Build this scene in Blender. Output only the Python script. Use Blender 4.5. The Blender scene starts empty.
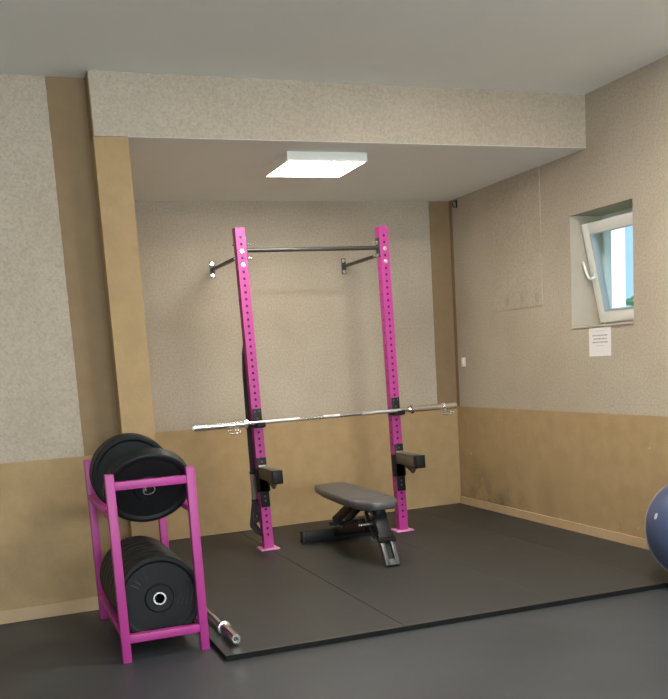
import bpy, bmesh, math, random
from mathutils import Vector, Matrix
random.seed(7)
S = bpy.context.scene
COL = S.collection
PI = math.pi

# ---------------------------------------------------------------- camera
cam_d = bpy.data.cameras.new('camera')
cam = bpy.data.objects.new('camera', cam_d); COL.objects.link(cam)
F_PX, YAW, PITCH, ROLL = 908.38, 0.35517, -0.15201, -0.06410
cam_d.sensor_fit = 'HORIZONTAL'; cam_d.sensor_width = 36.0
cam_d.lens = F_PX / 668 * 36.0
cam_d.shift_x = (334 - 327.68 + 0.2) / 668
cam_d.shift_y = (500.06 - 349.5) / 668
cam_d.clip_start = 0.05; cam_d.clip_end = 200
cy, sy, cp, sp = math.cos(YAW), math.sin(YAW), math.cos(PITCH), math.sin(PITCH)
fw = Vector((sy*cp, cy*cp, sp)); rt = Vector((cy, -sy, 0)); up = rt.cross(fw)
cr, sr = math.cos(ROLL), math.sin(ROLL)
r2 = rt*cr + up*sr; u2 = -rt*sr + up*cr
M = Matrix((r2, u2, -fw)).transposed().to_4x4()
M.translation = Vector((-4.19327, -7.62427, 1.45698))
cam.matrix_world = M
S.camera = cam

# ---------------------------------------------------------------- world, exposure
w = bpy.data.worlds.new('sky'); S.world = w; w.use_nodes = True
bg = w.node_tree.nodes['Background']
bg.inputs['Color'].default_value = (0.40, 0.66, 0.86, 1); bg.inputs['Strength'].default_value = 1.35
S.view_settings.view_transform = 'Standard'
S.view_settings.look = 'None'
S.view_settings.gamma = 1.0
S.view_settings.use_curve_mapping = False
S.view_settings.exposure = 0.07
LAMP_ALCOVE = 41.0
LAMP_ROOM = 30.0
sun_d = bpy.data.lights.new('sun', 'SUN'); sun_d.energy = 8.0; sun_d.angle = 0.02; sun_d.color = (1, 0.95, 0.88)
sun = bpy.data.objects.new('sun', sun_d); COL.objects.link(sun)
sun.rotation_euler = (math.radians(50), 0, math.radians(-45)); sun.location = (4, -4, 12)

# added fill lights, unseen behind the viewer, to brighten ceiling and walls
REAR_FILL = 195
for k, x in enumerate((-1.9, -5.3)):
    ld = bpy.data.lights.new('window_daylight', 'AREA'); ld.shape = 'RECTANGLE'; ld.size = 2.5; ld.size_y = 1.5
    ld.energy = REAR_FILL; ld.color = (.86, .95, 1.0)
    lo_ = bpy.data.objects.new('window_daylight', ld); COL.objects.link(lo_)
    lo_.location = (x, -11.10, 1.75); lo_.rotation_euler = (math.radians(90+32), 0, 0)

# ---------------------------------------------------------------- materials
def new_mat(name):
    m = bpy.data.materials.new(name); m.use_nodes = True
    return m, m.node_tree, m.node_tree.nodes['Principled BSDF']
def N(nt, t, **k):
    n = nt.nodes.new(t)
    for a, b in k.items():
        if a.startswith('_'): setattr(n, a[1:], b)
        else: n.inputs[a.replace('__', ' ')].default_value = b
    return n
def mixc(nt, fac, a, b, mode='MIX'):
    n = nt.nodes.new('ShaderNodeMix'); n.data_type = 'RGBA'; n.blend_type = mode
    for s, v in ((0, fac), (6, a), (7, b)):
        if isinstance(v, bpy.types.NodeSocket): nt.links.new(v, n.inputs[s])
        elif s == 0: n.inputs[0].default_value = v
        else: n.inputs[s].default_value = (*v, 1)
    return n.outputs[2]
def mth(nt, op, a, b=0.0, clamp=False):
    n = nt.nodes.new('ShaderNodeMath'); n.operation = op; n.use_clamp = clamp
    for s, v in ((0, a), (1, b)):
        if isinstance(v, bpy.types.NodeSocket): nt.links.new(v, n.inputs[s])
        else: n.inputs[s].default_value = v
    return n.outputs[0]
def ramp(nt, src, p0, p1, c0=(0,0,0), c1=(1,1,1)):
    n = nt.nodes.new('ShaderNodeValToRGB'); nt.links.new(src, n.inputs[0])
    n.color_ramp.elements[0].position = p0; n.color_ramp.elements[1].position = p1
    n.color_ramp.elements[0].color = (*c0, 1); n.color_ramp.elements[1].color = (*c1, 1)
    return n.outputs[0]
def noise(nt, coord, scale, detail=3, rough=.5):
    n = N(nt, 'ShaderNodeTexNoise', Scale=scale, Detail=detail, Roughness=rough)
    nt.links.new(coord, n.inputs['Vector']); return n.outputs['Fac']
def bump(nt, b, src, strength, dist):
    n = N(nt, 'ShaderNodeBump', Strength=strength, Distance=dist)
    nt.links.new(src, n.inputs['Height']); nt.links.new(n.outputs[0], b.inputs['Normal'])

BEIGE = (0.49, 0.43, 0.345); TAN = (0.42, 0.295, 0.155); BROWN = (0.265, 0.185, 0.105)
def simple(name, col, rough=.5, metal=0, var=0.0, vs=20, bmp=0, bs=200, spec=None):
    m, nt, b = new_mat(name)
    b.inputs['Roughness'].default_value = rough; b.inputs['Metallic'].default_value = metal
    if spec is not None: b.inputs['Specular IOR Level'].default_value = spec
    co = N(nt, 'ShaderNodeTexCoord').outputs['Object']
    f = noise(nt, co, vs)
    lo = tuple(c*(1-var) for c in col); hi = tuple(min(1, c*(1+var)) for c in col)
    nt.links.new(mixc(nt, f, lo, hi), b.inputs['Base Color'])
    if bmp: bump(nt, b, noise(nt, co, bs), bmp, 0.002)
    return m

def wall_mat(name, zline=None, axis=None, lo=None, hi=None, stains=False, plaster=True, hatch=False):
    """beige textured plaster with tan paint below zline and inside a band on one axis"""
    m, nt, b = new_mat(name)
    b.inputs['Roughness'].default_value = .85; b.inputs['Specular IOR Level'].default_value = .25
    co = N(nt, 'ShaderNodeTexCoord').outputs['Object']
    sep = nt.nodes.new('ShaderNodeSeparateXYZ'); nt.links.new(co, sep.inputs[0])
    fine = noise(nt, co, 62, 4, .65); mid = noise(nt, co, 9, 3); big = noise(nt, co, 1.3, 2)
    sp_ = ramp(nt, fine, .36, .62)
    bc = mixc(nt, sp_, tuple(c*.86 for c in BEIGE), tuple(c*1.05 for c in BEIGE))
    bc = mixc(nt, ramp(nt, big, .35, .65), bc, (.90,.87,.84), 'MULTIPLY')
    speck = ramp(nt, noise(nt, co, 48, 3, .6), .60, .72)
    bc = mixc(nt, mth(nt, 'MULTIPLY', speck, .55), bc, tuple(c*.55 for c in BEIGE))
    bc = mixc(nt, mth(nt, 'MULTIPLY', ramp(nt, noise(nt, co, 5, 4, .6), .55, .75), .25), bc, tuple(c*.75 for c in BEIGE))
    if hatch:
        for y0 in (-.945, -1.165, -1.375):
            dy = mth(nt, 'DIVIDE', mth(nt, 'SUBTRACT', sep.outputs['Y'], y0), .028)
            dz = mth(nt, 'DIVIDE', mth(nt, 'SUBTRACT', sep.outputs['Z'], 1.845), .045)
            d2 = mth(nt, 'ADD', mth(nt, 'MULTIPLY', dy, dy), mth(nt, 'MULTIPLY', dz, dz))
            bc = mixc(nt, mth(nt, 'MULTIPLY', mth(nt, 'SUBTRACT', 1.4, d2, True), .45, True), bc, tuple(c*.62 for c in BEIGE))
    tc = mixc(nt, ramp(nt, mid, .3, .7), tuple(c*.92 for c in TAN), tuple(c*1.05 for c in TAN))
    tc = mixc(nt, ramp(nt, fine, .3, .7), tc, (.93,.93,.93), 'MULTIPLY')
    if stains:
        # damp patches low on the wall near the alcove corner, and chips of missing paint
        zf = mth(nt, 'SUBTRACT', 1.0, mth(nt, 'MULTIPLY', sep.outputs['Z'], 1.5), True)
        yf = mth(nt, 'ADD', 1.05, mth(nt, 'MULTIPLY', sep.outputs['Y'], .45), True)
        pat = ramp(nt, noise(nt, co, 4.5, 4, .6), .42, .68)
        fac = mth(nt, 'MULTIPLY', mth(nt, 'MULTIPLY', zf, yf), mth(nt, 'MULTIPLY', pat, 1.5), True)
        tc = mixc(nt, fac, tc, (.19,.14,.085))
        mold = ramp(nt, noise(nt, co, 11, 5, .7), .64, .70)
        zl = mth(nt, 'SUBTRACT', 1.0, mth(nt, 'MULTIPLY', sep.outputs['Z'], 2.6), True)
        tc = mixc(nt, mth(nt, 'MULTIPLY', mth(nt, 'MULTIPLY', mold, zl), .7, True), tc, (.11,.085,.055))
        chip = ramp(nt, noise(nt, co, 16, 2, .5), .735, .75)
        tc = mixc(nt, chip, tc, (.55,.47,.36))
    wob = mth(nt, 'MULTIPLY', mth(nt, 'SUBTRACT', noise(nt, co, 14, 3), .5), .008)
    mask = None; below = None
    if zline is not None:
        mask = below = mth(nt, 'LESS_THAN', mth(nt, 'ADD', sep.outputs['Z'], wob), zline)
    if axis:
        c = mth(nt, 'ADD', sep.outputs[axis], wob)
        k = mth(nt, 'MULTIPLY', mth(nt, 'GREATER_THAN', c, lo), mth(nt, 'LESS_THAN', c, hi))
        br = mixc(nt, ramp(nt, mid, .3, .7), tuple(c*.93 for c in BROWN), tuple(c*1.06 for c in BROWN))
        bc = mixc(nt, k, bc, br)
    if mask is None: out = bc if plaster else tc
    else: out = mixc(nt, mask, bc, tc)
    nt.links.new(out, b.inputs['Base Color'])
    bump(nt, b, fine, .3, .004)
    return m

M_ = {}
M_['wall_back'] = wall_mat('paint_back', .955, 'X', -.208, 9)
M_['wall_right'] = wall_mat('paint_right', .9536, 'Y', -.055, 9, stains=True)
M_['wall_left'] = wall_mat('paint_left', .9725, 'X', -3.636, 9)
M_['tan'] = wall_mat('paint_tan', plaster=False)
M_['beam'] = wall_mat('paint_beam', None, 'X', -99, -3.4075)
M_['beige'] = wall_mat('paint_beige', .95)
M_['hatch'] = wall_mat('paint_hatch', hatch=True)
M_['ceiling'] = simple('ceiling_paint', (.89,.91,.89), .9, 0, .03, 2, .1, 60, .2)
M_['reveal'] = simple('reveal_plaster', (.47,.42,.34), .85, 0, .08, 12, .15, 60, .2)
M_['baseboard'] = simple('baseboard_paint', (.50,.36,.215), .7, 0, .12, 9, .2, 40, .3)
M_['pink'] = simple('magenta_powder_coat', (.41,.037,.245), .42, 0, .03, 30, .05, 300)
M_['pink_edge'] = simple('worn_magenta_plate', (.74,.30,.56), .4, 0, .1, 40)
M_['hole'] = simple('inside_tube', (.035,.004,.024), .7)  # near-black magenta, shade inside the posts put into the colour
M_['black'] = simple('black_powder_coat', (.009,.009,.010), .48, 0, .1, 30, .05, 300, .3)
M_['dark_metal'] = simple('dark_grey_steel', (.045,.043,.040), .4, .3, .1, 30)
M_['olive_metal'] = simple('grey_brown_liner', (.105,.09,.068), .5, 0, .1, 30)
M_['bolt'] = simple('zinc_bolt', (.80,.79,.78), .25, .9)
M_['chrome'] = simple('chrome', (.93,.92,.91), .2, 1.0, .03, 80)
M_['knurl'] = simple('knurled_steel', (.60,.59,.58), .42, .9, .1, 300, .5, 900)
M_['vinyl'] = simple('grey_black_vinyl', (.085,.085,.09), .36, 0, .1, 20, .15, 250)
M_['grey_steel'] = simple('grey_steel', (.085,.088,.09), .42, .3, .15, 30)
M_['rubber'] = simple('bumper_rubber', (.009,.010,.011), .55, 0, .25, 25, .25, 180, .3)
M_['strap'] = simple('black_webbing', (.022,.020,.020), .8, 0, .15, 80, .3, 400)
M_['grip'] = simple('grey_foam_grip', (.19,.165,.145), .8, 0, .1, 60, .2, 200)
M_['ball'] = simple('blue_grey_vinyl', (.060,.085,.165), .33, 0, .06, 8, .12, 320)
M_['ball_logo'] = simple('pale_print', (.50,.55,.58), .5)
M_['seam'] = simple('ball_seam', (.33,.35,.40), .5)
M_['pvc'] = simple('white_pvc', (.80,.80,.76), .35, 0, .02, 10)
M_['gasket'] = simple('grey_gasket', (.42,.46,.50), .6)
M_['paper'] = simple('white_paper', (.78,.75,.74), .8, 0, .02, 10)
M_['ink'] = simple('grey_ink', (.42,.38,.38), .8)
M_['ink_pale'] = simple('pale_grey_ink', (.62,.58,.58), .8)
M_['render'] = simple('white_render', (.85,.85,.84), .9, 0, .04, 2)
M_['leaf'] = simple('foliage', (.22,.42,.20), .8, 0, .4, 6, .4, 20)
M_['soil'] = simple('grass', (.14,.22,.08), .9, 0, .3, 3)
M_['marking'] = simple('raised_rubber', (.022,.024,.026), .5)
M_['num'] = simple('dark_magenta_mark', (.26,.02,.16), .5)

def rubber_floor(name, base, r0, r1, speck=True):
    m, nt, b = new_mat(name)
    co = N(nt, 'ShaderNodeTexCoord').outputs['Object']
    big = noise(nt, co, 1.7, 4, .6); fine = noise(nt, co, 220, 2, .6); scuff = noise(nt, co, 7, 5, .7)
    c = mixc(nt, ramp(nt, big, .3, .7), tuple(x*.86 for x in base), tuple(x*1.14 for x in base))
    c = mixc(nt, ramp(nt, scuff, .62, .80), c, tuple(x*1.7 for x in base))
    c = mixc(nt, ramp(nt, fine, .66, .72), c, tuple(x*2.2 for x in base))
    nt.links.new(c, b.inputs['Base Color'])
    rr = mth(nt, 'ADD', r0, mth(nt, 'MULTIPLY', big, r1-r0))
    nt.links.new(rr, b.inputs['Roughness'])
    bump(nt, b, fine, .25, .001)
    return m
M_['mat'] = rubber_floor('mat_rubber', (.030,.031,.030), .44, .62)
M_['mat_edge'] = simple('cut_rubber_edge', (.008,.008,.008), .8, 0, .2, 60, .3, 150, .2)  # mat sides, darker than the tops
M_['floor'] = rubber_floor('floor_rubber', (.043,.048,.053), .34, .60)

def emit_mat(name, col, s):
    m = bpy.data.materials.new(name); m.use_nodes = True; nt = m.node_tree
    nt.nodes.remove(nt.nodes['Principled BSDF'])
    e = N(nt, 'ShaderNodeEmission', Color=(*col, 1), Strength=s)
    nt.links.new(e.outputs[0], nt.nodes['Material Output'].inputs[0]); return m
M_['led_alcove'] = emit_mat('alcove_led_diffuser', (1.0, .92, .78), LAMP_ALCOVE)
M_['led_room'] = emit_mat('room_led_diffuser', (1.0, .97, .90), LAMP_ROOM)
M_['led_near'] = emit_mat('near_led_diffuser', (1.0, .95, .87), 78.0)
def glass_mat():
    m = bpy.data.materials.new('window_glass'); m.use_nodes = True; nt = m.node_tree
    nt.nodes.remove(nt.nodes['Principled BSDF'])
    t = N(nt, 'ShaderNodeBsdfTransparent', Color=(.93,.97,.98,1)); g = N(nt, 'ShaderNodeBsdfGlossy', Roughness=.02)
    mx = nt.nodes.new('ShaderNodeMixShader'); mx.inputs[0].default_value = .07
    nt.links.new(t.outputs[0], mx.inputs[1]); nt.links.new(g.outputs[0], mx.inputs[2])
    nt.links.new(mx.outputs[0], nt.nodes['Material Output'].inputs[0]); return m
M_['glass'] = glass_mat()

# ---------------------------------------------------------------- mesh helpers
def T(x, y, z): return Matrix.Translation((x, y, z))
def box(bm, c, s, rot=None, bev=0.0, seg=2):
    g = bmesh.ops.create_cube(bm, size=1)
    vs = g['verts']
    for v in vs: v.co = Vector((v.co.x*s[0], v.co.y*s[1], v.co.z*s[2]))
    if bev:
        es = list({e for v in vs for e in v.link_edges})
        r = bmesh.ops.bevel(bm, geom=es, offset=bev, segments=seg, affect='EDGES', profile=.5)
        vs = list({v for v in r['verts']} | {v for v in vs if v.is_valid})
    Mx = T(*c) @ (rot.to_4x4() if rot else Matrix.Identity(4))
    for v in vs: v.co = Mx @ v.co
    return vs
def box2(bm, lo, hi, bev=0.0):
    return box(bm, [(a+b)/2 for a, b in zip(lo, hi)], [b-a for a, b in zip(lo, hi)], None, bev)
def frame_of(d):
    d = d.normalized(); a = Vector((0,0,1)) if abs(d.z) < .95 else Vector((0,1,0))
    x = a.cross(d).normalized(); return x, d.cross(x).normalized(), d
def cyl(bm, p, q, r, r2=None, n=20, cap=True):
    p = Vector(p); q = Vector(q); x, y, d = frame_of(q-p); r2 = r if r2 is None else r2
    A = [bm.verts.new(p + (x*math.cos(t)+y*math.sin(t))*r) for t in [2*PI*i/n for i in range(n)]]
    B = [bm.verts.new(q + (x*math.cos(t)+y*math.sin(t))*r2) for t in [2*PI*i/n for i in range(n)]]
    for i in range(n): bm.faces.new((A[i], A[(i+1)%n], B[(i+1)%n], B[i]))
    if cap: bm.faces.new(A[::-1]); bm.faces.new(B)
def lathe(bm, prof, origin, axis, n=48):
    """prof: list of (distance along axis, radius), open or closed ring"""
    x, y, d = frame_of(Vector(axis)); o = Vector(origin); rings = []
    for a, r in prof:
        if r < 1e-6: rings.append([bm.verts.new(o + d*a)])
        else: rings.append([bm.verts.new(o + d*a + (x*math.cos(t)+y*math.sin(t))*r) for t in [2*PI*i/n for i in range(n)]])
    for R0, R1 in zip(rings, rings[1:]):
        for i in range(n):
            j = (i+1) % n
            if len(R0) == 1: bm.faces.new((R0[0], R1[j], R1[i]))
            elif len(R1) == 1: bm.faces.new((R0[i], R0[j], R1[0]))
            else: bm.faces.new((R0[i], R0[j], R1[j], R1[i]))
def tube(bm, pts, r, n=10, closed=False):
    pts = [Vector(p) for p in pts]; L = len(pts); rings = []; x = None
    for i, p in enumerate(pts):
        a = pts[(i-1) % L] if (closed or i) else p; b = pts[(i+1) % L] if (closed or i < L-1) else p
        d = (b-a).normalized()
        if x is None: x = frame_of(d)[0]
        x = (x - d*x.dot(d)).normalized(); y = d.cross(x)
        rings.append([bm.verts.new(p + (x*math.cos(t)+y*math.sin(t))*r) for t in [2*PI*k/n for k in range(n)]])
    for i in range(L if closed else L-1):
        A, B = rings[i], rings[(i+1) % L]
        for k in range(n): bm.faces.new((A[k], A[(k+1)%n], B[(k+1)%n], B[k]))
    if not closed: bm.faces.new(rings[0][::-1]); bm.faces.new(rings[-1])
def ribbon(bm, pts, wdir, wid, th):
    """flat strap along pts, width along wdir"""
    pts = [Vector(p) for p in pts]; wd = Vector(wdir).normalized(); rows = []
    for i, p in enumerate(pts):
        a = pts[max(i-1, 0)]; b = pts[min(i+1, len(pts)-1)]; d = (b-a).normalized()
        nn = d.cross(wd).normalized()
        rows.append([bm.verts.new(p + wd*sx*wid/2 + nn*sn*th/2) for sx, sn in ((-1,-1),(1,-1),(1,1),(-1,1))])
    for A, B in zip(rows, rows[1:]):
        for k in range(4): bm.faces.new((A[k], A[(k+1)%4], B[(k+1)%4], B[k]))
    bm.faces.new(rows[0][::-1]); bm.faces.new(rows[-1])
def prism(bm, poly, origin, ux, uy, depth):
    """polygon (a,b) in plane ux,uy extruded by depth along ux x uy"""
    o = Vector(origin); ux = Vector(ux); uy = Vector(uy); n = ux.cross(uy).normalized()*depth
    A = [bm.verts.new(o + ux*a + uy*b) for a, b in poly]; B = [bm.verts.new(v.co + n) for v in A]
    L = len(A)
    for i in range(L): bm.faces.new((A[i], A[(i+1)%L], B[(i+1)%L], B[i]))
    bm.faces.new(A[::-1]); bm.faces.new(B)
def obj(name, bm, mat, parent=None, smooth=True, angle=35):
    bmesh.ops.recalc_face_normals(bm, faces=bm.faces)
    me = bpy.data.meshes.new(name); bm.to_mesh(me); bm.free()
    me.materials.append(M_[mat] if isinstance(mat, str) else mat)
    if smooth:
        for p in me.polygons: p.use_smooth = True
        me.set_sharp_from_angle(angle=math.radians(angle))
    o = bpy.data.objects.new(name, me); COL.objects.link(o)
    if parent: o.parent = parent
    return o
def tag(o, label, cat, group=None):
    o['label'] = label; o['category'] = cat
    if group: o['group'] = group
    return o
def thing(name, label, cat, loc=(0,0,0), rot=(0,0,0), group=None):
    o = bpy.data.objects.new(name, None); COL.objects.link(o); o.empty_display_size = .1
    o.location = loc; o.rotation_euler = rot
    return tag(o, label, cat, group)
def struct(name, bm, mat):
    o = obj(name, bm, mat, smooth=False); o['kind'] = 'structure'; return o
def nb(): return bmesh.new()
def copy_tree(o, parent=None):
    c = o.copy(); COL.objects.link(c)
    if parent: c.parent = parent
    for ch in [k for k in bpy.data.objects if k.parent == o]: copy_tree(ch, c)
    return c

# ---------------------------------------------------------------- room shell
ZC1, ZC2, B, B2 = 2.8229, 3.1835, 2.0234, 1.8795
XL, XP = -3.4136, -3.2131
XW, YR, WT = -7.6, -11.0, .36
WY0, WY1, WZ0, WZ1 = -2.512, -1.812, 1.584, 2.398
bm = nb(); box2(bm, (XW-.3, YR-.3, -.2), (WT, .3, 0)); struct('floor', bm, 'floor')
bm = nb(); box2(bm, (XW-.3, YR-.3, ZC2), (WT, -B2, ZC2+.2)); struct('ceiling', bm, 'ceiling')
bm = nb(); box2(bm, (XP, -B+.001, ZC1), (0, 0, ZC1+.15)); struct('ceiling_alcove', bm, 'ceiling')
bm = nb(); box2(bm, (XP-.2, 0, 0), (WT, .3, ZC2+.2)); struct('wall_back', bm, 'wall_back')
bm = nb()
for lo, hi in [((0, YR-.3, 0), (WT, WY0, ZC2+.2)), ((0, WY1, 0), (WT, 0, ZC2+.2)), ((0, WY0, 0), (WT, WY1, WZ0)), ((0, WY0, WZ1), (WT, WY1, ZC2+.2))]:
    box2(bm, lo, hi)
struct('wall_right', bm, 'wall_right')
bm = nb(); box2(bm, (XW-.3, -B2, 0), (XL, -B2+.3, ZC2+.2)); struct('wall_left', bm, 'wall_left')
bm = nb(); box2(bm, (XL, -B, 0), (XP, 0, ZC1)); struct('wall_alcove_left', bm, 'tan')
bm = nb(); box2(bm, (XL, -B, ZC1+.002), (0, -B+.16, ZC2)); struct('trim_1', bm, 'beam').name = 'trim_beam'
bm = nb(); box2(bm, (XW-.3, YR, 0), (XW, -B2, ZC2+.2)); struct('wall_west', bm, 'beige')
bm = nb()
for lo, hi in [((XW-.3, YR-.3, 0), (0, YR, .95)), ((XW-.3, YR-.3, 2.55), (0, YR, ZC2+.2)), ((XW-.3, YR-.3, .95), (-6.6, YR, 2.55)), ((-4.0, YR-.3, .95), (-3.2, YR, 2.55)), ((-.6, YR-.3, .95), (0, YR, 2.55))]:
    box2(bm, lo, hi)
struct('wall_rear', bm, 'beige')
for k, xc in enumerate((-1.9, -5.3)):
    bm = nb()
    for a, b_ in ((-1.3, -1.24), (-.03, .03), (1.24, 1.3)): box2(bm, (xc+a, YR-.24, .95), (xc+b_, YR-.18, 2.55))
    for a, b_ in ((.95, 1.01), (2.49, 2.55)): box2(bm, (xc-1.24, YR-.24, a), (xc+1.24, YR-.18, b_))
    struct('window_%d' % (k+2), bm, 'pvc')  # unseen window frames, added behind the viewer around the fill lights
bm = nb(); box2(bm, (-.014, YR, 0), (0, -.001, .098), .003); struct('baseboard_right', bm, 'baseboard')
bm = nb(); box2(bm, (XW, -B2-.012, 0), (XL, -B2, .085), .003); struct('baseboard_left', bm, 'baseboard')
# plastered-over hatch on the right wall
bm = nb(); box2(bm, (-.008, -1.448, 1.777), (0, -.72, ZC1-.002), .001); struct('trim_2', bm, 'hatch').name = 'trim_hatch'
# window reveal lining (jambs, head) and sill
bm = nb()
for lo, hi in [((.0, WY1-.004, WZ0), (.29, WY1, WZ1)), ((.0, WY0, WZ0), (.29, WY0+.004, WZ1)), ((.0, WY0, WZ1-.004), (.29, WY1, WZ1))]:
    box2(bm, lo, hi)
struct('trim_3', bm, 'reveal').name = 'trim_reveal'
bm = nb(); box2(bm, (-.012, WY0-.002, WZ0-.012), (.29, WY1+.002, WZ0+.004), .003); o = struct('window_sill', bm, 'reveal'); o.name = 'trim_sill'

# window: fixed frame and inward tilted sash
bm = nb()
fx0, fx1, fb = .285, .35, .055
for lo, hi in [((fx0, WY0, WZ0), (fx1, WY0+fb, WZ1)), ((fx0, WY1-.028, WZ0), (fx1, WY1, WZ1)), ((fx0, WY0+fb, WZ0), (fx1, WY1-.028, WZ0+fb)), ((fx0, WY0+fb, WZ1-fb), (fx1, WY1-.028, WZ1))]:
    box2(bm, lo, hi, .004)
win = struct('window_1', bm, 'pvc')
sash = bpy.data.objects.new('sash_pivot', None)
hinge = T(.272, (WY0+WY1)/2, WZ0+.030) @ Matrix.Rotation(-math.radians(12.4), 4, 'Y')
sw, sh, sb, sd = .665, .735, .08, .06      # sash width, height, bar, depth
def sash_obj(name, bm, mat, parent):
    bm.transform(hinge); return obj(name, bm, mat, parent)
bm = nb()
for lo, hi in [((-sd/2, -sw/2, 0), (sd/2, -sw/2+sb, sh)), ((-sd/2, sw/2-sb, 0), (sd/2, sw/2, sh)), ((-sd/2, -sw/2+sb, 0), (sd/2, sw/2-sb, sb)), ((-sd/2, -sw/2+sb, sh-sb), (sd/2, sw/2-sb, sh))]:
    box2(bm, lo, hi, .005)
sash_o = sash_obj('sash', bm, 'pvc', win)
bm = nb(); g = .010
for lo, hi in [((-.031, -sw/2+sb, sb), (.02, -sw/2+sb+g, sh-sb)), ((-.031, sw/2-sb-g, sb), (.02, sw/2-sb, sh-sb)), ((-.031, -sw/2+sb, sb), (.02, sw/2-sb, sb+g)), ((-.031, -sw/2+sb, sh-sb-g), (.02, sw/2-sb, sh-sb))]:
    box2(bm, lo, hi)
sash_obj('gasket', bm, 'gasket', sash_o)
bm = nb(); box2(bm, (-.004, -sw/2+sb, sb), (.004, sw/2-sb, sh-sb)); sash_obj('pane', bm, 'glass', sash_o)
bm = nb()
box(bm, (-sd/2-.006, sw/2-.050, .34), (.012, .03, .07), None, .004)
tube(bm, [(-sd/2-.010, sw/2-.050, .34), (-sd/2-.045, sw/2-.050, .34), (-sd/2-.055, sw/2-.048, .35), (-sd/2-.056, sw/2-.036, .38), (-sd/2-.056, sw/2-.022, .44), (-sd/2-.056, sw/2-.012, .475)], .0095, 12)
sash_obj('handle', bm, 'pvc', sash_o)
bpy.data.objects.remove(sash)

# ---------------------------------------------------------------- outside the window
bm = nb(); box2(bm, (WT, -30, -.6), (60, 60, -.5)); o = struct('ground', bm, 'soil')
bm = nb(); box2(bm, (5.46, 5.0, -.5), (5.99, 5.14, 4.4)); box2(bm, (5.44, 4.92, 4.4), (6.07, 5.22, 4.5))
tag(obj('house_pillar', bm, 'render', smooth=False), 'tall white rendered pillar seen outside through the window pane', 'pillar')
def shrub(name, c, rad, seed, label):
    rnd = random.Random(seed); root = thing(name, label, 'tree', (c[0], c[1], -.5))
    bm = nb()
    for k in range(900):
        v = Vector((rnd.gauss(0,1), rnd.gauss(0,1), rnd.gauss(0,1))).normalized()*rad*rnd.uniform(.6, 1)
        p = Vector((0, 0, c[2]+.5)) + v*1.0
        a = Vector((rnd.gauss(0,1), rnd.gauss(0,1), rnd.gauss(0,1))).normalized(); b = a.orthogonal().normalized(); s = rad*.13
        bm.faces.new([bm.verts.new(p + a*s), bm.verts.new(p + b*s*.6), bm.verts.new(p - a*s), bm.verts.new(p - b*s*.6)])
    obj('foliage', bm, 'leaf', root, False)
    bm = nb(); cyl(bm, (0,0,0), (0,0,c[2]+.5), .07, .04, 10); obj('trunk', bm, 'dark_metal', root)
shrub('garden_tree', (7.9, 6.4, 1.75), .75, 3, 'green leafy tree outside, right of the white pillar behind the pane')

# ---------------------------------------------------------------- ceiling lights
def ceiling_light(cx, cyy, zc, sx, sy_, h, mat, label, drop=-.001):
    r = thing('ceiling_light', label, 'ceiling light', (cx, cyy, zc), group='square surface-mounted light panels')
    bm = nb(); t = .012
    for lo, hi in [((-sx/2, -sy_/2, -h), (-sx/2+t, sy_/2, 0)), ((sx/2-t, -sy_/2, -h), (sx/2, sy_/2, 0)), ((-sx/2+t, -sy_/2, -h), (sx/2-t, -sy_/2+t, 0)), ((-sx/2+t, sy_/2-t, -h), (sx/2-t, sy_/2, 0))]:
        box2(bm, lo, hi)
    obj('frame', bm, 'pvc', r, False)
    bm = nb(); box2(bm, (-sx/2+t, -sy_/2+t, -h-drop), (sx/2-t, sy_/2-t, -h+.012)); obj('diffuser', bm, mat, r, False)
ceiling_light(-1.86, -1.505, ZC1, .57, .51, .058, 'led_alcove', 'square lit panel on the low ceiling above the magenta squat rack')
ceiling_light(-1.38, -4.08, ZC2, .62, .62, .012, 'led_near', 'lit panel on the high ceiling nearest the right wall and the beam', .004)
ceiling_light(-1.6, -7.4, ZC2, .62, .62, .012, 'led_room', 'lit panel on the high ceiling beside the right wall, behind the viewer', .045)
ceiling_light(-5.2, -7.6, ZC2, .62, .62, .012, 'led_room', 'lit panel on the high ceiling far left, behind the viewer', .045)

# ---------------------------------------------------------------- rubber mats
ZM = .030
def mat_slab(x0, x1, y0, y1, ytop, label):
    bm = nb(); prism(bm, [(x0, y0), (x1, y1), (x1, ytop), (x0, ytop)], (0,0,0), (1,0,0), (0,1,0), ZM)
    es = [e for e in bm.edges if all(v.co.z > ZM-.001 for v in e.verts)]
    bmesh.ops.bevel(bm, geom=es, offset=.0015, segments=1, affect='EDGES')
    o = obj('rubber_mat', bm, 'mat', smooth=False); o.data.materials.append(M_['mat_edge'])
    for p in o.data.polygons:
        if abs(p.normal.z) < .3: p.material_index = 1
    tag(o, label, 'mat', 'thick black rubber mats laid side by side in the alcove')
yf = lambda x: -3.318 - (x+3.19)*.032
mat_slab(-3.192, -2.213, yf(-3.192), yf(-2.213), -.003, 'long black rubber mat under the left magenta post and the short bar')
mat_slab(-2.210, -1.2665, yf(-2.209), yf(-1.268), -.003, 'long black rubber mat under the adjustable bench')
mat_slab(-1.266, -.518, yf(-1.266), yf(-.518), -.003, 'long black rubber mat under the right magenta post')
mat_slab(-.5175, -.016, yf(-.52)-.30, yf(-.1)-.30, -.003, 'narrow black rubber mat along the right wall under the blue ball')

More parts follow.
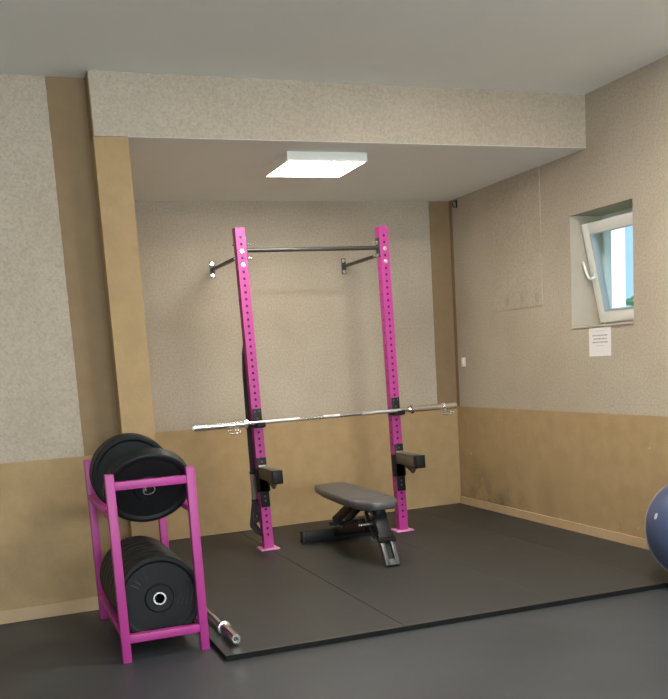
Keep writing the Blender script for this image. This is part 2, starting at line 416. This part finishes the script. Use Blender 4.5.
# ---------------------------------------------------------------- squat rack
RX1, RX2, RY = -2.2174, -1.0531, -.8917
RC = (RX1+RX2)/2
LEAN = -.0189
rack = thing('squat_rack', 'tall magenta wall-braced squat rack with perforated posts and pull-up bar', 'squat rack', (RC, RY, ZM))
def lean(x, z): return x + LEAN*(z-ZM)
PW = .075; H = 2.469 - ZM
HZ = [H - .07 - .05*k for k in range(46)]      # hole heights, top to bottom
def perforated(bm, o, ux, uz, w, zs, pitch, z0, z1, r, depth):
    """a flat wall w wide from z0 to z1 with round holes at zs, and short dark walls into the tube"""
    o = Vector(o); ux = Vector(ux); uz = Vector(uz); inn = ux.cross(uz).normalized()*(-depth)
    P = lambda a, b: o + ux*a + uz*b
    n = 16; prev = z1
    def quad(a0, a1, b0, b1): bm.faces.new([bm.verts.new(P(*t)) for t in ((a0, b0), (a1, b0), (a1, b1), (a0, b1))])
    for z in zs:
        t, bt = z+w/2*.6, z-w/2*.6; hh = w/2*.6
        if prev > t+1e-5: quad(-w/2, w/2, t, prev)
        ring = []; outer = []
        for i in range(n):
            th = 2*PI*i/n; c, s = math.cos(th), math.sin(th)
            ring.append(bm.verts.new(P(r*c, z+r*s)))
            k = min((w/2)/abs(c) if abs(c) > 1e-6 else 9, hh/abs(s) if abs(s) > 1e-6 else 9)
            outer.append(bm.verts.new(P(k*c, z+k*s)))
        corners = {}
        for i in range(n):
            j = (i+1) % n
            bm.faces.new((ring[i], ring[j], outer[j], outer[i]))
            A = outer[i].co; Bc = outer[j].co
            # corner fill
            la = ((A-o).dot(ux), (A-o).dot(uz)-z); lb = ((Bc-o).dot(ux), (Bc-o).dot(uz)-z)
            on_x_a = abs(abs(la[0])-w/2) < 1e-6; on_x_b = abs(abs(lb[0])-w/2) < 1e-6
            if on_x_a != on_x_b:
                cx_ = math.copysign(w/2, la[0] if on_x_a else lb[0]); cz_ = math.copysign(hh, lb[1] if on_x_a else la[1])
                bm.faces.new((outer[i], outer[j], bm.verts.new(P(cx_, z+cz_))))
        back = [bm.verts.new(v.co + inn) for v in ring]
        for i in range(n): bm.faces.new((ring[i], ring[(i+1)%n], back[(i+1)%n], back[i]))
        prev = bt
    if prev > z0: quad(-w/2, w/2, z0, prev)
def upright(px, name='post'):
    bm = nb(); h = PW/2; zb = .008
    perforated(bm, (px, -h, 0), (1,0,0), (0,0,1), PW, HZ, .05, zb, H, .0105, .004)
    perforated(bm, (px-h, 0, 0), (0,-1,0), (0,0,1), PW, HZ[1::2], .1, zb, H, .0105, .004)
    perforated(bm, (px+h, 0, 0), (0,1,0), (0,0,1), PW, HZ[1::2], .1, zb, H, .0105, .004)
    q = [bm.verts.new(p) for p in ((px+h, h, zb), (px-h, h, zb), (px-h, h, H), (px+h, h, H))]; bm.faces.new(q)
    q = [bm.verts.new(p) for p in ((px-h, -h, H), (px+h, -h, H), (px+h, h, H), (px-h, h, H))]; bm.faces.new(q)
    bmesh.ops.remove_doubles(bm, verts=bm.verts, dist=1e-5)
    po = obj(name, bm, 'pink', rack, False)
    bm = nb(); box2(bm, (px-h+.005, -h+.005, .01), (px+h-.005, h-.005, H-.004)); obj('tube_core', bm, 'hole', po, False)  # dark filler block added to make the post holes look shaded
    bm = nb(); box2(bm, (px-.075, -.075, 0), (px+.075, .075, .010), .002)
    bpo = obj('base_plate', bm, 'pink_edge', rack)
    for a in (-1, 1):
        for c in (-1, 1):
            bm = nb(); cyl(bm, (px+a*.058, c*.058, .010), (px+a*.058, c*.058, .017), .009, n=6); obj('anchor_bolt', bm, 'pink_edge', bpo)
    for k, z in enumerate(HZ):
        if k % 2 == 0 and k > 14:
            bm = nb(); box(bm, (px+.027, -h-.0004, z+.012), (.008, .0012, .010)); obj('height_mark', bm, 'num', po, False)
for px in (RX1-RC, RX2-RC):
    upright(px)
# pull-up bar with end flanges
zb = HZ[2] + .010
bm = nb(); xa, xb = RX1-RC+PW/2, RX2-RC-PW/2
cyl(bm, (xa+.006, 0, zb), (xb-.006, 0, zb), .0165, n=24); pub = obj('pull_up_bar', bm, 'dark_metal', rack)
for xx, s in ((xa, 1), (xb, -1)):
    bm = nb(); box(bm, (xx+s*.004, 0, zb), (.008, .070, .150), None, .002); obj('flange', bm, 'dark_metal', pub)
def bolt(parent, p, d, r=.0115, l=.010, washer=True):
    bm = nb(); p = Vector(p); d = Vector(d)
    if washer: cyl(bm, p, p+d*.003, r*1.5, n=20)
    cyl(bm, p, p+d*l, r, n=6); obj('bolt', bm, 'bolt', parent)
for px in (RX1-RC, RX2-RC):
    for k in (2, 4): bolt(rack, (px, -PW/2, HZ[k]), (0,-1,0))
    s = 1 if px < 0 else -1
    for k in (1, 3):
        bolt(rack, (px+s*(PW/2+(0.008 if True else 0)), 0, HZ[k]), (s,0,0), .009, .036)
        bolt(rack, (px-s*PW/2, 0, HZ[k]), (-s,0,0), .009, .020)
# wall brackets
zk = 2.268 - ZM
for px in (RX1-RC, RX2-RC):
    bx_ = px - .002 + (.022 if px > 0 else 0)
    bm = nb()
    yw = -RY - .004
    box(bm, (bx_, yw-.003, zk), (.042, .008, .135), None, .002)
    box2(bm, (bx_-.0125, PW/2, zk-.0125), (bx_+.0125, yw-.006, zk+.0125), .003)
    br = obj('wall_bracket', bm, 'dark_metal', rack)
    bm = nb(); box(bm, (bx_, PW/2+.004, zk), (.060, .008, .10), None, .002); obj('post_plate', bm, 'dark_metal', br)
    for dz in (-.047, .047): bolt(br, (bx_, yw-.007, zk+dz), (0,-1,0), .0115, .012)

for o in bpy.data.objects:
    a = o
    while a.parent: a = a.parent
    if a == rack and o.type == 'MESH':
        for v in o.data.vertices: v.co.x += LEAN*v.co.z

# ---------------------------------------------------------------- J-hooks
YF = RY - PW/2          # front face of the posts
def j_hook(px, side, label):
    zc = 1.027 - .0155
    x = lean(px, 1.05); r = thing('bar_hook', label, 'bar hook', (x, YF, zc), (0, LEAN, 0), 'bar hooks on the rack posts')
    bm = nb(); box2(bm, (-.034, -.010, -.028), (.034, 0, .118), .002)
    box2(bm, (-.047, -.012, -.020), (-.038, .055, .03), .002); box2(bm, (.038, -.012, -.020), (.047, .055, .03), .002)
    box2(bm, (-.047, -.012, -.020), (.047, 0, .0), .002)
    obj('back_plate', bm, 'black', r)
    bm = nb(); prism(bm, [(0, -.028), (-.080, -.022), (-.098, -.008), (-.098, .016), (-.088, .016), (-.084, -.006), (0, -.006)], (.030, -.010, 0), (0,1,0), (0,0,1), -.060)
    obj('hook_lip', bm, 'black', r)
    bm = nb(); box2(bm, (-.027, -.090, -.006), (.027, -.011, 0), .001); obj('liner', bm, 'black', r)
    for a in (-.018, .018):
        bm = nb(); cyl(bm, (a, -.010, .098), (a, -.014, .098), .006, n=12); obj('bolt', bm, 'grey_steel', r)
    bm = nb(); cyl(bm, (0, -.010, .045), (0, -.014, .045), .006, n=12); obj('bolt', bm, 'grey_steel', r)
    return r
j_hook(RX1, -1, 'black hook plate on the left magenta post, holding the barbell')
j_hook(RX2, 1, 'black hook plate on the right magenta post, holding the barbell')

# ---------------------------------------------------------------- safety spotter arms
def spotter(px, z0, label):
    x = lean(px, z0); r = thing('safety_arm', label, 'safety arm', (x, YF, z0), (0, LEAN, 0), 'safety spotter arms on the rack posts')
    # z0 = bottom of plate; plate .385 tall
    bm = nb(); box2(bm, (-.036, -.012, 0), (.036, 0, .385), .002)
    box2(bm, (-.047, -.012, .12), (-.038, .05, .30), .002); box2(bm, (.038, -.012, .12), (.047, .05, .30), .002)
    box2(bm, (-.047, -.012, .12), (.047, -.001, .30), .002)
    obj('mount_plate', bm, 'black', r)
    zt, zb_ = .315, .215
    bm = nb(); box2(bm, (-.034, -.37, zb_+.012), (.034, -.012, zt-.004), .004); arm = obj('arm_tube', bm, 'olive_metal', r)
    bm = nb(); box2(bm, (-.036, -.355, zt-.004), (.036, -.013, zt+.004), .001); obj('top_liner', bm, 'olive_metal', arm)
    bm = nb(); box2(bm, (-.038, -.395, zb_+.004), (.038, -.345, zt+.004), .003); obj('end_cap', bm, 'black', arm)
    bm = nb(); prism(bm, [(-.014, zb_+.006), (-.175, zb_-.058), (-.20, zb_-.055), (-.28, zb_+.014), (-.014, zb_+.014)], (.020, 0, 0), (0,1,0), (0,0,1), .012)
    obj('gusset', bm, 'olive_metal', r)
    bm = nb(); box2(bm, (-.030, -.016, zt+.004), (.030, -.010, zt+.014)); obj('edge_strip', bm, 'bolt', r)
    for zz in (.355, .05, .085):
        bm = nb(); cyl(bm, (0, -.012, zz), (0, -.017, zz), .007, n=12); obj('bolt', bm, 'grey_steel', r)
spotter(RX1, .368, 'black and brown-grey safety arm low on the left magenta post')
spotter(RX2, .368, 'black and brown-grey safety arm low on the right post beside the bench')

# ---------------------------------------------------------------- barbell on the rack
def barbell(name, label, L, sleeve, rs, rsl, loc, rot, segs, collar=.037):
    r = thing(name, label, 'barbell', loc, rot)
    bm = nb(); cyl(bm, (-L/2+sleeve, 0, 0), (L/2-sleeve, 0, 0), rs, n=24); sh_ = obj('shaft', bm, 'chrome', r)
    for a, b_ in segs:
        bm = nb(); lathe(bm, [(a, rs), (a, rs+.0006), (b_, rs+.0006), (b_, rs)], (0,0,0), (1,0,0), 24); obj('knurling', bm, 'knurl', sh_)
    for s in (-1, 1):
        bm = nb(); e = L/2; c = e - sleeve
        prof = [(c, 0), (c, rs+.006), (c+.012, rs+.010), (c+.014, collar), (c+.034, collar), (c+.036, rsl+.004), (c+.05, rsl), (e-.004, rsl), (e, rsl-.003), (e, rsl-.010), (e-.012, rsl-.012), (e-.012, 0)]
        lathe(bm, prof, (0,0,0), (s,0,0), 32); obj('sleeve', bm, 'chrome', r)
        bm = nb(); lathe(bm, [(e-.013, 0), (e-.010, .008), (e-.0113, rsl-.013)], (0,0,0), (s,0,0), 20); obj('end_plug', bm, 'dark_metal', r)
    return r
BZ, BYY = 1.0265, -.9817
barbell('barbell', 'long chrome barbell resting on both rack hooks', 2.2, .43, .014, .025, (-1.6529, BYY, BZ), (0, 0, 0),
        [(-.60, -.26), (-.07, .07), (.26, .60)])
def spring_clip(x, label, ang):
    r = thing('spring_clip', label, 'barbell clip', (x, BYY, BZ), group='wire clips on the barbell sleeves')
    bm = nb(); pts = []
    for i in range(73):
        t = 2*PI*i/24; pts.append((-.012+.008*i/24, math.cos(t)*.0285, math.sin(t)*.0285))
    tube(bm, pts, .004, 8); obj('coil', bm, 'bolt', r)
    bm = nb(); a = ang
    cx_, cz_ = -.008*math.copysign(1, ang)*1, -.050
    n = 28; lp = [(a + .052*math.cos(2*PI*i/n), -.022+.016*math.sin(2*PI*i/n)*1.0, -.052 + .012*math.sin(2*PI*i/n)) for i in range(n)]
    tube(bm, lp, .0048, 8, True); obj('squeeze_handle', bm, 'bolt', r)
    bm = nb(); tube(bm, [(0, -.0285, -.004), (a*.5, -.028, -.02), (a, -.022, -.042)], .0035, 8); obj('wire_arm', bm, 'bolt', r)
spring_clip(-2.425, 'wire clip with a hanging loop on the left end of the racked barbell', -.02)
spring_clip(-.67, 'wire clip on the right end of the racked barbell', .03)

# ---------------------------------------------------------------- short bar on the mat
sbar = barbell('short_barbell', 'short chrome bar lying on the mat beside the plate rack', 1.2, .27, .0125, .025, (-3.102, -2.60, ZM+.0375), (0, 0, math.radians(90)), [(-.28, -.10), (.10, .28)], .0375)

# ---------------------------------------------------------------- suspension trainer behind left post
st = thing('suspension_trainer', 'black strap trainer with grey grips hanging behind the left magenta post', 'suspension trainer', (-2.266, -.832, .10))
bm = nb()
for dx, dy in ((-.004, 0), (.006, .012)):
    ribbon(bm, [(dx+.025, dy+.004, 1.575), (dx+.012, dy, 1.53), (dx-.004, dy, 1.45), (dx-.012, dy, 1.3), (dx-.012, dy, .9), (dx-.010, dy, .52)], (1, .15, 0), .040, .004)
obj('webbing', bm, 'strap', st)
bm = nb(); box(bm, (.030, .006, 1.575), (.03, .03, .03), None, .004); tube(bm, [(.03, .006, 1.585), (.05, -.002, 1.60), (.064, -.012, 1.595)], .004, 8); obj('anchor', bm, 'black', st)
for k, (dx, dy) in enumerate(((-.022, -.01), (.014, .022))):
    bm = nb(); cyl(bm, (dx, dy, .325), (dx-.002, dy, .52), .0165, n=16); hg = obj('grip', bm, 'grip', st)
    for zb2 in (.535, .315):
        bm = nb(); box(bm, (dx, dy, zb2), (.042, .02, .02), None, .004); obj('buckle', bm, 'black', st)
    bm = nb()
    ribbon(bm, [(dx-.006, dy, .31), (dx-.022, dy+.004, .22), (dx-.035, dy+.008, .13), (dx-.030, dy+.01, .10)], (.3, 1, 0), .028, .024)
    ribbon(bm, [(dx+.004, dy, .31), (dx+.020, dy, .22), (dx+.042, dy, .14), (dx+.05, dy, .06)], (.3, 1, 0), .028, .024)
    ribbon(bm, [(dx-.030, dy+.01, .115), (dx, dy+.008, .065), (dx+.05, dy, .035), (dx+.055, dy, .06)], (.3, 1, 0), .034, .026)
    ribbon(bm, [(dx-.028, dy+.004, .135), (dx+.01, dy, .165), (dx+.03, dy, .18)], (.3, 1, 0), .024, .022)
    obj('foot_loop', bm, 'strap', st)

# ---------------------------------------------------------------- adjustable bench
bench = thing('adjustable_bench', 'black adjustable weight bench with grey pads standing between the rack posts', 'weight bench', (-1.656, -1.40, ZM), (0, 0, math.radians(-1.8)))
def pad(name, outline, zt, th, parent):
    bm = nb(); n = len(outline)
    rings = []
    cx_ = sum(p[0] for p in outline)/n; cy_ = sum(p[1] for p in outline)/n
    for (ins, z) in ((.012, -th), (0, -th+.010), (0, -.018), (.005, -.007), (.014, -.002), (.03, 0)):
        rr = []
        for p in outline:
            d = Vector((cx_-p[0], cy_-p[1])); L = d.length
            rr.append(bm.verts.new((p[0]+d.x/L*ins, p[1]+d.y/L*ins, zt(p[1])+z)))
        rings.append(rr)
    for A, Bq in zip(rings, rings[1:]):
        for i in range(n): bm.faces.new((A[i], A[(i+1)%n], Bq[(i+1)%n], Bq[i]))
    bm.faces.new(rings[0][::-1]); bm.faces.new(rings[-1])
    return obj(name, bm, 'vinyl', parent, True, 50)
def dense(pts, k=4):
    out = []
    for i, p in enumerate(pts):
        q = pts[(i+1) % len(pts)]
        out += [(p[0]+(q[0]-p[0])*j/k, p[1]+(q[1]-p[1])*j/k) for j in range(k)]
    return out
def roundpoly(pts, r, seg=4):
    out = []; L = len(pts)
    for i in range(L):
        p = Vector(pts[i]); a = Vector(pts[i-1]); b_ = Vector(pts[(i+1) % L])
        u = (a-p).normalized()*r; v = (b_-p).normalized()*r
        for k in range(seg+1):
            t = k/seg; out.append(tuple((p+u)*(1-t)**2 + p*2*t*(1-t) + (p+v)*t*t))
    return out
zbk = lambda y: .452 + (y+.05)*.010
back_o = roundpoly([(-.165, -.285), (-.165, .30), (-.115, .655), (.130, .655), (.165, .30), (.165, -.285)], .04)
pad('back_pad', back_o, lambda y: .440+.004*(y), .058, bench)
seat_o = roundpoly([(-.166, -.292), (.166, -.292), (.155, -.42), (.085, -.565), (-.085, -.565), (-.155, -.42)], .045)
pad('seat_pad', seat_o, lambda y: .440 - (y+.25)*.01, .058, bench)
bm = nb()                                    # pad carriers
box2(bm, (-.035, -.10, .335), (.035, .50, .372), .004)
box(bm, (0, .42, .364), (.20, .05, .012), None, .003); box(bm, (0, .10, .364), (.22, .05, .012), None, .003)
obj('back_support', bm, 'black', bench)
bm = nb(); box2(bm, (-.03, -.47, .335), (.03, -.13, .370), .004); box(bm, (0, -.35, .368), (.20, .05, .012), None, .003)
obj('seat_support', bm, 'black', bench)
def bar(bm, p, q, w_, h_, bev=.004):
    p = Vector(p); q = Vector(q); x, y, d = frame_of(q-p)
    R = Matrix((x, y, d)).transposed()
    box(bm, (p+q)/2, (w_, h_, (q-p).length), R, bev)
bm = nb(); bar(bm, (0, .49, .068), (0, -.36, .235), .06, .075); obj('main_beam', bm, 'black', bench)
bm = nb(); box2(bm, (-.285, .475, .006), (.285, .555, .096), .004); rf = obj('rear_foot', bm, 'black', bench)
for s in (-1, 1):
    bm = nb(); box2(bm, (s*.285-.006, .470, 0), (s*.285+.006, .560, .100), .003); obj('end_cap', bm, 'dark_metal', rf)
bm = nb()                                    # rear ladder arm and adjustment arc
bar(bm, (-.050, .40, .165), (-.040, -.05, .375), .016, .075, .002); obj('support_arm', bm, 'black', bench)
bm = nb(); bar(bm, (.050, .40, .165), (.040, -.05, .375), .016, .075, .002); obj('support_arm', bm, 'black', bench)
bm = nb()
arc = []
for k in range(9):
    t = k/8; arc += [(.20-.42*t, .150+.10*t+.015), (.20-.42*t-.020, .150+.10*t+.040), (.20-.42*t-.024, .150+.10*t+.012)]
poly = [(.24, .10), (.24, .16)] + arc + [(-.26, .26), (-.26, .20)]
prism(bm, poly, (-.052, 0, 0), (0,1,0), (0,0,1), .010); obj('adjustment_ladder', bm, 'black', bench)
bm = nb(); prism(bm, poly, (.042, 0, 0), (0,1,0), (0,0,1), .010)
obj('adjustment_ladder', bm, 'black', bench)
bm = nb(); box2(bm, (-.11, .30, .155), (.11, .345, .180), .003); bar(bm, (0, .33, .10), (0, .33, .16), .05, .04); obj('rear_crosspiece', bm, 'black', bench)
bm = nb(); bar(bm, (0, -.40, .375), (0, -.53, .175), .098, .065); obj('front_post', bm, 'black', bench)
bm = nb(); bar(bm, (-.052, -.32, .345), (-.052, -.46, .17), .022, .022); obj('side_strut', bm, 'black', bench)
bm = nb()                                    # grey slotted front foot
bot, top = Vector((0, -.645, .006)), Vector((0, -.520, .205))
d = (top-bot); L = d.length
R = Matrix((Vector((1,0,0)), d.normalized().cross(Vector((1,0,0))), d.normalized())).transposed().to_4x4(); R.translation = bot
for lo, hi in [((-.052, -.022, 0), (-.022, .022, L)), ((.022, -.022, 0), (.052, .022, L)), ((-.022, -.022, 0), (.022, .022, .045)), ((-.022, -.022, L-.05), (.022, .022, L))]:
    vs = box2(bm, lo, hi, .003)
    for v in vs: v.co = R @ v.co
ft = obj('front_foot', bm, 'grey_steel', bench)
bm = nb()
for v in box2(bm, (-.022, .004, .04), (.022, .018, L-.04)): v.co = R @ v.co
obj('slot_liner', bm, 'black', ft)
bm = nb(); box(bm, (0, -.545, .185), (.13, .075, .020), Matrix.Rotation(.5, 3, 'X'), .003); obj('front_collar', bm, 'black', bench)
bm = nb(); cyl(bm, (-.14, -.40, .268), (-.03, -.40, .268), .010, n=16); obj('pull_pin', bm, 'bolt', bench)
for p in ((-.058, .20, .155), (-.05, -.33, .33), (-.05, -.42, .34), (-.066, -.47, .175)):
    bm = nb(); cyl(bm, p, (p[0]-.008, p[1], p[2]), .009, n=12); obj('bolt', bm, 'bolt', bench)

# ---------------------------------------------------------------- plate rack
X0, X1 = -3.643, -3.237; Y0, Y1 = -3.05, -2.12; TW = .045; HT = .968
pr = thing('plate_rack', 'magenta steel plate rack holding black bumper plates on two tiers', 'plate rack', ((X0+X1)/2, (Y0+Y1)/2, 0))
ox, oy = (X0+X1)/2, (Y0+Y1)/2
for x in (X0, X1):
    for y in (Y0, Y1):
        bm = nb(); box2(bm, (x-ox-TW/2, y-oy-TW/2, 0), (x-ox+TW/2, y-oy+TW/2, HT), .003); lg = obj('leg', bm, 'pink', pr)
hx = (X1-X0)/2-TW/2
for y in (Y0-oy, Y1-oy):
    for z in (.120, .907):
        bm = nb(); box2(bm, (-hx, y-.0215, z-.021), (hx, y+.0215, z+.021), .003); obj('crossbar', bm, 'pink', pr)
hy = (Y1-Y0)/2-TW/2
for x in (X0-ox, X1-ox):
    for z in (.142, .748):
        s = 1 if x < 0 else -1
        bm = nb(); bar(bm, (x, -hy, z), (x, hy, z), .040, .030, .003); obj('side_rail', bm, 'pink', pr)

# ---------------------------------------------------------------- bumper plates
def bumper(th, R_=.225):
    r = bpy.data.objects.new('bumper_plate', None); COL.objects.link(r)
    bm = nb(); h = th/2
    prof = [(-h+.004, .0262), (-h+.002, .066), (-h+.002, .070), (-h+.012, .078), (-h+.012, R_-.036), (-h+.002, R_-.026), (-h, R_-.022), (-h, R_-.007), (-h+.006, R_),
            (h-.006, R_), (h, R_-.007), (h, R_-.022), (h-.002, R_-.026), (h-.012, R_-.036), (h-.012, .078), (h-.002, .070), (h-.002, .066), (h-.004, .0262)]
    lathe(bm, prof, (0,0,0), (0,1,0), 72); obj('rubber_disc', bm, 'rubber', r, True, 25)
    bm = nb(); prof = [(-h-.001, .0262), (-h-.001, .034), (-h+.006, .035), (h-.006, .035), (h+.001, .034), (h+.001, .0262), (h-.004, .0252), (-h+.004, .0252), (-h-.001, .0262)]
    lathe(bm, prof, (0,0,0), (0,1,0), 40); hb = obj('steel_hub', bm, 'chrome', r)
    bm = nb(); lathe(bm, [(-h+.003, .0254), (-h+.003, .0245), (h-.003, .0245), (h-.003, .0254)], (0,0,0), (0,1,0), 32); obj('bore', bm, 'black', hb)  # black lining paints the shade inside the steel hub
    return r
def marks(plate, th):
    """raised curved strokes moulded on the face"""
    bm = nb(); h = th/2
    for k, (r0, a0, a1) in enumerate(((.110, -35, 5), (.132, -33, 12), (.154, -30, 18), (.176, -26, 22))):
        pts = [(r0*math.cos(math.radians(a0+(a1-a0)*i/10))*1.0, -h+.012, r0*math.sin(math.radians(a0+(a1-a0)*i/10)) + .02) for i in range(11)]
        tube(bm, pts, .0035, 6)
    for k, a in enumerate((118, 128, 138, 148)):
        c, s = math.cos(math.radians(a)), math.sin(math.radians(a))
        tube(bm, [(.12*c, -h+.012, .12*s), (.165*c, -h+.012, .165*s)], .004, 6)
    obj('moulded_mark', bm, 'marking', plate)
PX = (X0+X1)/2 + .002
R_ = .225
def place(o, y, zc, tilt, label, group):
    o.location = (PX, y, zc); o.rotation_euler = (tilt, 0, 0); tag(o, label, 'weight plate', group)
protos = {}
def get(th):
    if th not in protos: protos[th] = bumper(th); return protos[th]
    return copy_tree(protos[th])
GL, GU = 'bumper plates on the lower tier', 'bumper plates on the upper tier'
# a plate sinks between the two rails until its rim meets their inner edges
half = (X1-X0)/2 - .020
drop = math.sqrt(R_**2 - half**2)
ZLO = .157 + drop + .001
ZUP = .763 + drop + .001
ths = [.088, .088, .088, .066, .088, .088, .066, .054]
lab = ['front bumper plate of the lower tier, its silver hub ring in full view', 'bumper plate second from the front on the lower tier',
       'bumper plate third from the front on the lower tier', 'bumper plate fourth from the front on the lower tier',
       'bumper plate fifth from the front on the lower tier', 'bumper plate third from the back on the lower tier', 'bumper plate second from the back on the lower tier', 'rearmost bumper plate on the lower tier']
y = -2.985; fp = None
for i, (t, l) in enumerate(zip(ths, lab)):
    o = get(t); place(o, y + t/2, ZLO, 0, l, GL); y += t + .006 + (.004 if i % 2 else 0)
    o.rotation_euler.y = random.uniform(0, 6.28)*0
    if i == 0: fp = (o, t)
o = get(.066)
place(o, -2.935, ZUP-.017, math.radians(33), 'front bumper plate of the upper tier, leaning forward on the crossbar', GU)
o = get(.066); place(o, -2.42, ZUP, math.radians(7), 'upright bumper plate behind the leaning one on the upper tier', GU)
o = get(.054); place(o, -2.345, ZUP, math.radians(7), 'rearmost bumper plate on the upper tier', GU)

marks(*fp)

# ---------------------------------------------------------------- exercise ball
BR = .320
ball = thing('exercise_ball', 'large blue-grey exercise ball cut off by the right edge', 'exercise ball', (-.34, -3.50, ZM))
bm = nb(); bmesh.ops.create_uvsphere(bm, u_segments=96, v_segments=64, radius=BR)
bmesh.ops.translate(bm, verts=bm.verts, vec=(0,0,BR))
bl = obj('ball_skin', bm, 'ball', ball, True, 180)

# direction from the ball to where the print sits
dl = Vector((-.938, .126, .323)).normalized(); xx, yy, dd = frame_of(dl)
bm = nb(); C0 = Vector((0,0,BR)); n = 32
ringo = [bm.verts.new(C0 + (dl*math.cos(.055) + (xx*math.cos(t)*.8+yy*math.sin(t)*1.1)*math.sin(.055)).normalized()*(BR+.0012)) for t in [2*PI*i/n for i in range(n)]]
cc = bm.verts.new(C0 + dl*(BR+.0016))
for i in range(n): bm.faces.new((cc, ringo[i], ringo[(i+1)%n]))
obj('printed_mark', bm, 'ball_logo', ball)
ax = (Vector((-.672, -.715, .193))*math.cos(.26) + Vector((.60, -.50, .62)).normalized()*math.sin(.26)).normalized(); xx, yy, dd = frame_of(ax)
bm = nb(); tube(bm, [C0 + (xx*math.cos(t)+yy*math.sin(t))*(BR-.0005) for t in [2*PI*i/120 for i in range(120)]], .0035, 8, True); obj('seam_ring', bm, 'seam', ball)

# ---------------------------------------------------------------- small things on the right wall
nt_ = thing('paper_notice', 'white paper notice with grey lines taped under the window', 'notice', (0, -2.142, 1.466))
bm = nb(); box2(bm, (-.0016, -.123, -.101), (-.0004, .123, .101)); pp = obj('sheet', bm, 'paper', nt_, False)
bm = nb()
for k, (z, a, b_) in enumerate(((.046, -.085, .085), (.022, -.080, .070), (-.002, -.088, .090))):
    y = a; rnd = random.Random(k)
    while y < b_:
        l = min(rnd.uniform(.012, .040), b_-y); box2(bm, (-.0022, y, z-.005), (-.0015, y+l, z+.005)); y += l+.007
obj('text_line', bm, 'ink', nt_, False)
bm = nb()
for z, a, b_ in ((.078, -.05, .05), (-.026, -.045, .045)): box2(bm, (-.0020, a, z-.003), (-.0015, b_, z+.003))
obj('text_line', bm, 'ink_pale', nt_, False)

sk = thing('wall_switch', 'small pale wall switch near the alcove corner', 'switch', (0, -.165, 1.365))
bm = nb(); box2(bm, (-.012, -.035, -.042), (0, .035, .042), .003); sp_o = obj('cover_plate', bm, 'pvc', sk)
bm = nb(); box2(bm, (-.017, -.02, -.026), (-.011, .02, .026), .002); obj('rocker', bm, 'pvc', sk)
hk = thing('wall_hook', 'small black hook high in the alcove corner', 'hook', (0, -.145, 2.775))
bm = nb(); box2(bm, (-.006, -.012, -.035), (0, .012, .035), .002); obj('hook_plate', bm, 'black', hk)
bm = nb(); tube(bm, [(-.004, 0, .02), (-.03, 0, .025), (-.045, 0, .0), (-.035, 0, -.025), (-.02, 0, -.03)], .005, 8); obj('hook_arm', bm, 'black', hk)
